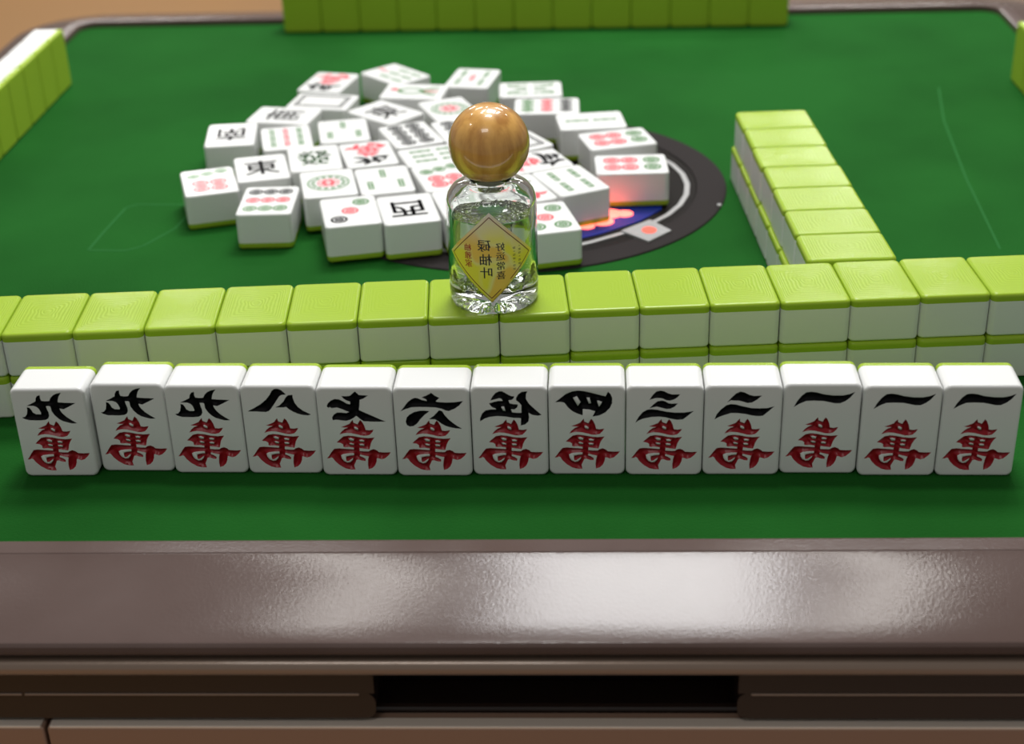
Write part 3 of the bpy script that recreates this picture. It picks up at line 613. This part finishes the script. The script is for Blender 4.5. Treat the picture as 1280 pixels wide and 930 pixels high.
def pattern(kind):
    bm = bmesh.new()
    if kind.startswith('wan_'):
        for key, mi, dz in ((kind[4:], BK, 0), ('wan', RD, 0)):
            for sh in GLYPHS[key]:
                poly_prism(bm, [[(a, b_ - H / 2) for a, b_ in r_] for r_ in sh], up, Zlo, Zhi, mi)
    elif kind in ('east', 'south', 'west', 'north', 'fortune'):
        ch = {'east': '東', 'south': '南', 'west': '西', 'north': '北', 'fortune': '發'}[kind]
        add_text(bm, ch, 2.2, 0, 0, GN if kind == 'fortune' else BK, sx=-0.95, sy=1.1, bold=0.03)
    elif kind == 'frame':
        def rc(a, b_): return [(-a, -b_), (a, -b_), (a, b_), (-a, b_)]
        poly_prism(bm, [rc(1.08, 1.62), rc(0.95, 1.49)], up, Zlo, Zhi, BK)
        poly_prism(bm, [rc(0.86, 1.40), rc(0.80, 1.34)], up, Zlo, Zhi, BK)
    elif kind == 'dot1':
        poly_prism(bm, [circle(0, 0, 1.18, 32), circle(0, 0, 1.08, 32)], up, Zlo, Zhi, GN)
        for i in range(14): poly_prism(bm, [circle(0.87 * math.cos(i * 0.4488), 0.87 * math.sin(i * 0.4488), 0.14, 8)], up, Zlo, Zhi, GN)
        poly_prism(bm, [circle(0, 0, 0.62, 24), circle(0, 0, 0.54, 24)], up, Zlo, Zhi, RD)
        for i in range(6): poly_prism(bm, [circle(0.3 * math.cos(i * 1.0472), 0.3 * math.sin(i * 1.0472), 0.17, 8)], up, Zlo, Zhi, RD)
    elif kind == 'dot3':
        ring_dot(bm, 0.68, 1.12, 0.46, GN); ring_dot(bm, 0, 0.0, 0.46, RD); ring_dot(bm, -0.68, -1.12, 0.46, BK)
    elif kind == 'dot5':
        for x in (-0.68, 0.68):
            for y in (-1.15, 1.15): ring_dot(bm, x, y, 0.46, GN)
        ring_dot(bm, 0, 0, 0.46, RD)
    elif kind == 'dot6':
        for x in (-0.55, 0.55):
            ring_dot(bm, x, 1.18, 0.49, GN); ring_dot(bm, x, -0.08, 0.49, RD); ring_dot(bm, x, -1.07, 0.49, RD)
    elif kind == 'dot7':
        for i in (-1, 0, 1): ring_dot(bm, i * 0.8, 1.18 + i * 0.24, 0.38, GN)
        for x in (-0.5, 0.5):
            for y in (-0.22, -1.15): ring_dot(bm, x, y, 0.48, RD)
    elif kind == 'dot8':
        for x in (-0.55, 0.55):
            for i in range(4): ring_dot(bm, x, -1.4 + i * 0.93, 0.46, BK)
    elif kind == 'dot9':
        for i in (-1, 0, 1):
            ring_dot(bm, i * 0.82, 1.2, 0.40, BK); ring_dot(bm, i * 0.82, 0, 0.40, RD); ring_dot(bm, i * 0.82, -1.2, 0.40, GN)
    elif kind == 'cane1':
        poly_prism(bm, [circle(0, 0.2, 0.62, 16, 1.5), circle(0, 0.2, 0.42, 16, 1.5)], up, Zlo, Zhi, GN)
        poly_prism(bm, [circle(0.25, 1.35, 0.27, 12)], up, Zlo, Zhi, RD)
        for i in (-2, -1, 0, 1, 2): cane(bm, i * 0.33, -1.1, 0.22, 0.9, GN if i else RD, rot=i * 0.28)
    elif kind == 'cane2':
        cane(bm, 0, 0.85, 0.34, 1.3, GN); cane(bm, 0, -0.85, 0.34, 1.3, GN)
    elif kind == 'cane3':
        cane(bm, 0, 0.95, 0.36, 1.05, GN); cane(bm, -0.85, -0.75, 0.36, 1.05, GN); cane(bm, 0.85, -0.75, 0.36, 1.05, GN)
    elif kind == 'cane4':
        for x in (-0.62, 0.62):
            for y in (-0.85, 0.85): cane(bm, x, y, 0.36, 1.2, GN)
    elif kind == 'cane5':
        for x in (-0.78, 0.78):
            for y in (-0.85, 0.85): cane(bm, x, y, 0.34, 1.15, GN)
        cane(bm, 0, 0, 0.36, 1.1, RD)
    elif kind == 'cane6':
        for x in (-0.8, 0, 0.8):
            for y in (-0.8, 0.8): cane(bm, x, y, 0.34, 1.15, GN)
    elif kind == 'cane7':
        cane(bm, 0, 1.3, 0.32, 0.8, RD)
        for x in (-0.8, 0, 0.8):
            for y in (-1.2, 0.1): cane(bm, x, y, 0.34, 0.95, GN)
    elif kind == 'cane8':
        for y, s_ in ((0.85, 1), (-0.85, -1)):
            for x, ro in ((-0.95, 0), (-0.35, 0.5), (0.35, -0.5), (0.95, 0)): cane(bm, x, y, 0.28, 1.25, GN, rot=ro * s_)
    elif kind == 'cane9':
        for i in (-1, 0, 1):
            for j in (-1, 0, 1): cane(bm, i * 0.82, j * 1.1, 0.34, 0.85, RD if i == 0 else GN)
    return mesh_from_bm('pattern_' + kind, bm, [M['black'], M['pred'], M['dgreen']])
# x, y, angle, long side across, sign, turned upside down, label
PILE = [
 (-20.67, 80.01, 17.2, 0, 'dot7', 0, 'seven-circle tile at the far left of the discards, green row above red circles'),
 (-16.79, 77.00, 1.9, 0, 'dot9', 0, 'nine-circle tile at the near left of the discards, rows black, red and green'),
 (-18.06, 82.06, 14.9, 0, 'east', 0, 'black sign tile with bold upright stroke, behind the nine-circle tile'),
 (-20.97, 87.86, 7.3, 0, 'south', 1, 'black sign tile at the left rear corner of the discards, beside the nine-bamboo tile'),
 (-17.46, 87.16, 12.7, 0, 'cane9', 0, 'nine-bamboo tile with green, red and green columns'),
 (-18.32, 91.34, -10.8, 1, 'south', 0, 'black sign tile lying sideways behind the nine-bamboo tile'),
 (-16.26, 94.02, -10.8, 1, 'frame', 0, 'blank tile with a rectangular outline, lying sideways among the rear discards'),
 (-16.46, 98.09, -12.6, 0, 'wan_five', 1, 'upside-down tile with red sign behind the outlined blank tile'),
 (-12.14, 99.62, 42.9, 0, 'cane7', 0, 'rearmost discard, turned diagonally, with red bamboo over green bamboos'),
 (-10.47, 95.39, -7.3, 1, 'cane1', 0, 'sideways tile with green bird and red head, in front of the rearmost diagonal tile'),
 (-11.91, 91.28, 48.2, 0, 'east', 0, 'diagonal tile with black sign between the blank tile and the black dotted tiles'),
 (-14.08, 87.93, 11.1, 0, 'cane3', 0, 'rear three-bamboo tile beside the nine-bamboo tile'),
 (-9.91, 87.01, 23.1, 0, 'dot8', 0, 'eight-circle tile packed with dark circles, left of the bottle cap'),
 (-15.15, 83.18, 12.5, 0, 'fortune', 0, 'tile with one large green sign in the middle of the discards'),
 (-12.08, 83.78, 15.7, 0, 'wan_nine', 1, 'upside-down tile with red sign above black, right of the green sign tile'),
 (-13.77, 79.13, 12.7, 0, 'dot1', 0, 'one-circle tile with large green ring and red centre, in front of the green sign tile'),
 (-10.68, 79.52, 13.3, 0, 'cane3', 0, 'near three-bamboo tile right of the one-circle tile'),
 (-12.02, 74.98, 12.9, 0, 'dot3', 0, 'three-circle tile with green, red and black circles in a slanting line'),
 (-8.96, 75.20, 13.3, 0, 'west', 1, 'black sign tile at the front, right of the slanting three-circle tile'),
 (-8.07, 83.46, 19.3, 1, 'cane6', 0, 'sideways green bamboo tile in front of the dark-circle tile, left of the cap'),
 (-7.37, 79.91, 18.1, 0, 'dot7', 0, 'tile with green circles over red circles, partly behind the bottle shoulder'),
 (-7.90, 91.72, 22.7, 0, 'dot1', 0, 'one-circle tile with green ring at the rear, partly behind the cap'),
 (-6.83, 87.68, 19.8, 0, 'dot8', 0, 'dark eight-circle tile mostly hidden behind the wooden cap'),
 (-5.95, 76.01, 16.1, 0, 'north', 0, 'black sign tile mostly behind the bottle on its left side'),
 (-6.85, 98.45, -10.7, 0, 'cane5', 0, 'five-bamboo tile with red centre at the rear, left above the cap'),
 (-2.91, 95.44, 2.3, 1, 'cane8', 0, 'sideways green eight-bamboo tile at the rear, right of the five-bamboo tile'),
 (-1.80, 92.00, 0.6, 1, 'dot9', 1, 'sideways nine-circle tile with green, red and black blocks, right of the cap'),
 (0.92, 89.07, 7.0, 1, 'cane2', 0, 'sideways tile with one thin line of bamboo, at the rear right of the discards'),
 (2.43, 85.73, 15.6, 1, 'dot6', 1, 'rear of two sideways six-circle tiles, red circles left and green right'),
 (3.10, 81.45, 1.9, 1, 'dot6', 1, 'front of two sideways six-circle tiles, lit pink above the red glowing digits'),
 (-0.33, 79.05, 25.6, 0, 'cane4', 0, 'four-bamboo tile in front of the console display, right of the bottle'),
 (-3.13, 77.75, 23.6, 0, 'wan_three', 0, 'tile behind the bottle, left of the four-bamboo tile'),
 (-1.64, 73.70, 14.3, 0, 'dot5', 0, 'five-circle tile at the front, just right of the bottle body'),
 (-3.75, 85.07, 31.8, 1, 'frame', 0, 'sideways tile right of the wooden cap, only its plain corner showing'),
 (-2.55, 82.04, 24.7, 1, 'wan_five', 1, 'sideways tile right of the bottle neck, red sign left and black sign right'),
]
proto_up, pats = None, {}
for x, y, a, across, kind, flip, nm in PILE:
    rz = R(a) + (math.pi / 2 if across else 0) + (math.pi if flip else 0)
    if proto_up is None: proto_up = make_tile(UPM, (x, y, 0.1 if 0 else 0), rz, nm, 'discarded tiles in the middle'); t = proto_up; bare = t
    else:
        t = proto_up.copy(); col.objects.link(t); t.location = Vector((x, y, 0)) * S; t.rotation_euler.z = rz; t['label'] = nm
        for ch in list(proto_up.children)[:]:
            if ch.name.startswith('face_pattern'): continue
            c = ch.copy(); col.objects.link(c); c.parent = t
    # tiles lying on the thin console disc rest on top of it
    if math.hypot(x - CX, y - CY) < 14.2: t.location.z = 0.13 * S
    if kind not in pats: pats[kind] = pattern(kind)
    link('face_pattern', pats[kind], t)

# ------------------------------------------------------------ the bottle
BX, BY, BZ = -3.61, 60.1, 2 * D
bot = thing('perfume_bottle', (BX, BY, BZ), 0, 'small clear glass bottle with round wooden cap and yellow diamond label on the near wall', 'bottle')
bm = bmesh.new()
outer = [(0, 0.10), (0.9, 0.06), (1.45, 0.0), (1.72, 0.01), (1.86, 0.08), (1.91, 0.24), (1.93, 0.6), (1.93, 2.0), (1.93, 3.6), (1.93, 4.45), (1.90, 4.72), (1.80, 4.98), (1.60, 5.22), (1.34, 5.38), (1.05, 5.46), (0.92, 5.52), (0.90, 5.66)]
inner = [(0.62, 5.66), (0.62, 5.38), (0.70, 5.26), (1.15, 5.14), (1.48, 4.95), (1.66, 4.68), (1.70, 4.4), (1.70, 3.4), (1.70, 2.0), (1.69, 1.35), (1.60, 1.12), (1.35, 0.98), (0.9, 0.92), (0.45, 0.98), (0, 1.06)]
lathe(bm, outer + inner, 96)
# the thick moulded base is cast uneven, which makes it sparkle
for v in bm.verts:
    r_ = math.hypot(v.co.x, v.co.y); a = math.atan2(v.co.y, v.co.x)
    if 0.9 <= v.co.z <= 1.4 and r_ < 1.65 and r_ > 0.05:
        v.co.z += 0.13 * math.sin(7 * a + 3 * r_) + 0.10 * math.sin(13 * a - 5 * r_) + 0.06 * math.sin(21 * a + 9 * r_)
    elif v.co.z < 0.2 and 0.3 < r_ < 1.4:
        v.co.z += 0.07 * (1 + math.sin(11 * a + 4 * r_)) + 0.04 * (1 + math.sin(17 * a - 9 * r_))
bmesh.ops.recalc_face_normals(bm, faces=bm.faces)
link('glass_body', mesh_from_bm('glass_body', bm, M['glass'], smooth=True), bot)
bm = bmesh.new()
lathe(bm, [(0, 1.075), (0.45, 0.995), (0.9, 0.935), (1.33, 0.995), (1.585, 1.13), (1.675, 1.36), (1.685, 2.0), (1.685, 3.4), (1.685, 4.06), (1.66, 4.10), (1.55, 4.08), (0, 4.06)], 96)
for v in bm.verts:
    r_ = math.hypot(v.co.x, v.co.y); a = math.atan2(v.co.y, v.co.x)
    if 0.9 <= v.co.z <= 1.4 and 0.05 < r_ < 1.65: v.co.z += 0.13 * math.sin(7 * a + 3 * r_) + 0.10 * math.sin(13 * a - 5 * r_) + 0.06 * math.sin(21 * a + 9 * r_)
bmesh.ops.recalc_face_normals(bm, faces=bm.faces)
link('liquid', mesh_from_bm('liquid', bm, M['liquid'], smooth=True), bot)
bm = bmesh.new()
random.seed(3)
for i in range(320):
    a = random.uniform(0, 2 * math.pi); rr = 1.62 * math.sqrt(random.uniform(0.25, 1)); r_ = random.uniform(0.025, 0.09)
    bmesh.ops.create_icosphere(bm, subdivisions=1, radius=r_, matrix=Matrix.Translation((rr * math.cos(a), rr * math.sin(a), 4.06 + r_ * 0.9)))
o = link('bubbles', mesh_from_bm('bubbles', bm, M['bubble'], smooth=True), bot); o['kind'] = 'stuff'
bm = bmesh.new(); lathe(bm, [(0, 5.3), (0.60, 5.3), (0.60, 5.665), (0.2, 5.67), (0, 5.67)], 48); bmesh.ops.recalc_face_normals(bm, faces=bm.faces)
link('stopper', mesh_from_bm('stopper', bm, mat('clear_white_plastic', (0.6, 0.6, 0.55), 0.3)), bot)
bm = bmesh.new()
RB = 1.70
prof = [(0, 5.68), (0.95, 5.68)] + [(RB * math.sin(t_), 7.04 - RB * math.cos(t_)) for t_ in [math.asin(1.06 / RB) + (math.pi - math.asin(1.06 / RB)) * i / 30 for i in range(1, 31)]]
prof[-1] = (0, 7.04 + RB)
lathe(bm, prof, 72); bmesh.ops.recalc_face_normals(bm, faces=bm.faces)
link('wooden_cap', mesh_from_bm('wooden_cap', bm, M['wood']), bot)
# diamond label wrapped round the glass; s = arc length, v = height
LR = 1.937; LC = 2.69; LS, LV = 2.03, 2.04
def cyl(s_, v, off=0.0):
    a = -math.pi / 2 + s_ / LR
    return ((LR + off) * math.cos(a), (LR + off) * math.sin(a), LC + v)
def diamond_patch(bm, k, off0, off1, mi=0, n_=28):
    """grid in diamond axes, so the wrap stays smooth"""
    g = {}
    for lay, off in ((0, off0), (1, off1)):
        for i in range(n_ + 1):
            for j in range(n_ + 1):
                p_, q = i / n_ * 2 - 1, j / n_ * 2 - 1
                g[lay, i, j] = bm.verts.new(cyl((p_ - q) / 2 * LS * k, (p_ + q) / 2 * LV * k, off))
    for i in range(n_):
        for j in range(n_):
            for lay in (0, 1):
                f = bm.faces.new((g[lay, i, j], g[lay, i + 1, j], g[lay, i + 1, j + 1], g[lay, i, j + 1])); f.material_index = mi; f.smooth = True
    for i in range(n_):
        for a, b_ in (((i, 0), (i + 1, 0)), ((i, n_), (i + 1, n_)), ((0, i), (0, i + 1)), ((n_, i), (n_, i + 1))):
            bm.faces.new((g[0, a[0], a[1]], g[0, b_[0], b_[1]], g[1, b_[0], b_[1]], g[1, a[0], a[1]]))
bm = bmesh.new(); diamond_patch(bm, 1.0, 0.0, 0.012); bmesh.ops.recalc_face_normals(bm, faces=bm.faces)
lab = link('label', mesh_from_bm('label', bm, M['label']), bot)
bm = bmesh.new()
def strip(a, b_, wd, n_=16, off=0.016):
    d = Vector((b_[0] - a[0], b_[1] - a[1])).normalized(); q = Vector((-d.y, d.x)) * wd / 2
    prev = None
    for i in range(n_ + 1):
        s_ = a[0] + (b_[0] - a[0]) * i / n_; v = a[1] + (b_[1] - a[1]) * i / n_
        cur = (bm.verts.new(cyl(s_ + q.x, v + q.y, off)), bm.verts.new(cyl(s_ - q.x, v - q.y, off)))
        if prev: bm.faces.new((prev[0], prev[1], cur[1], cur[0]))
        prev = cur
kx, kv = LS * 0.90, LV * 0.90
strip((0, kv), (-kx, 0), 0.035); strip((-kx, 0), (0, -kv), 0.035); strip((0, kv), (kx, 0), 0.035); strip((kx, 0), (kx * 0.45, -kv * 0.55), 0.035); strip((0, -kv), (kx * 0.22, -kv * 0.78), 0.035)
link('printed_border', mesh_from_bm('printed_border', bm, M['maroon']), lab)
def lettering(name, items, m_):
    bm2 = bmesh.new()
    for ch, size, s0, v0 in items:
        me = text_rings_mesh(ch, size); tb = bmesh.new(); tb.from_mesh(me)
        bmesh.ops.triangulate(tb, faces=tb.faces)
        bmesh.ops.subdivide_edges(tb, edges=[e_ for e_ in tb.edges if e_.calc_length() > 0.25], cuts=1)
        if tb.verts:
            xs = [v.co.x for v in tb.verts]; ys = [v.co.y for v in tb.verts]; mx_, my_ = (min(xs) + max(xs)) / 2, (min(ys) + max(ys)) / 2
            for dx in (0, 0.012):
                vm = {v.index: bm2.verts.new(cyl(s0 - (v.co.x - mx_) + dx, v0 + (v.co.y - my_), 0.017 + dx * 0.1)) for v in tb.verts}
                for f in tb.faces:
                    try: bm2.faces.new([vm[v.index] for v in f.verts])
                    except ValueError: pass
        tb.free()
    link(name, mesh_from_bm(name, bm2, m_), lab)
lettering('main_lettering', [('碌', 0.58, -0.26, 0.56), ('柚', 0.56, -0.20, -0.06), ('叶', 0.56, -0.20, -0.66)] + [(c, 0.40, 0.42, 0.50 - 0.43 * i) for i, c in enumerate('好运常喜')], M['ink'])
lettering('side_lettering', [(c, 0.36, -0.98, 0.42 - 0.36 * i) for i, c in enumerate('柚雅家')], M['redink'])
lettering('small_print', [(c, 0.22, 1.02, 0.36 - 0.16 * i) for i, c in enumerate('=-==-==')] + [(c, 0.22, 1.28, 0.40 - 0.16 * i) for i, c in enumerate('-==-==-=')], M['ink'])
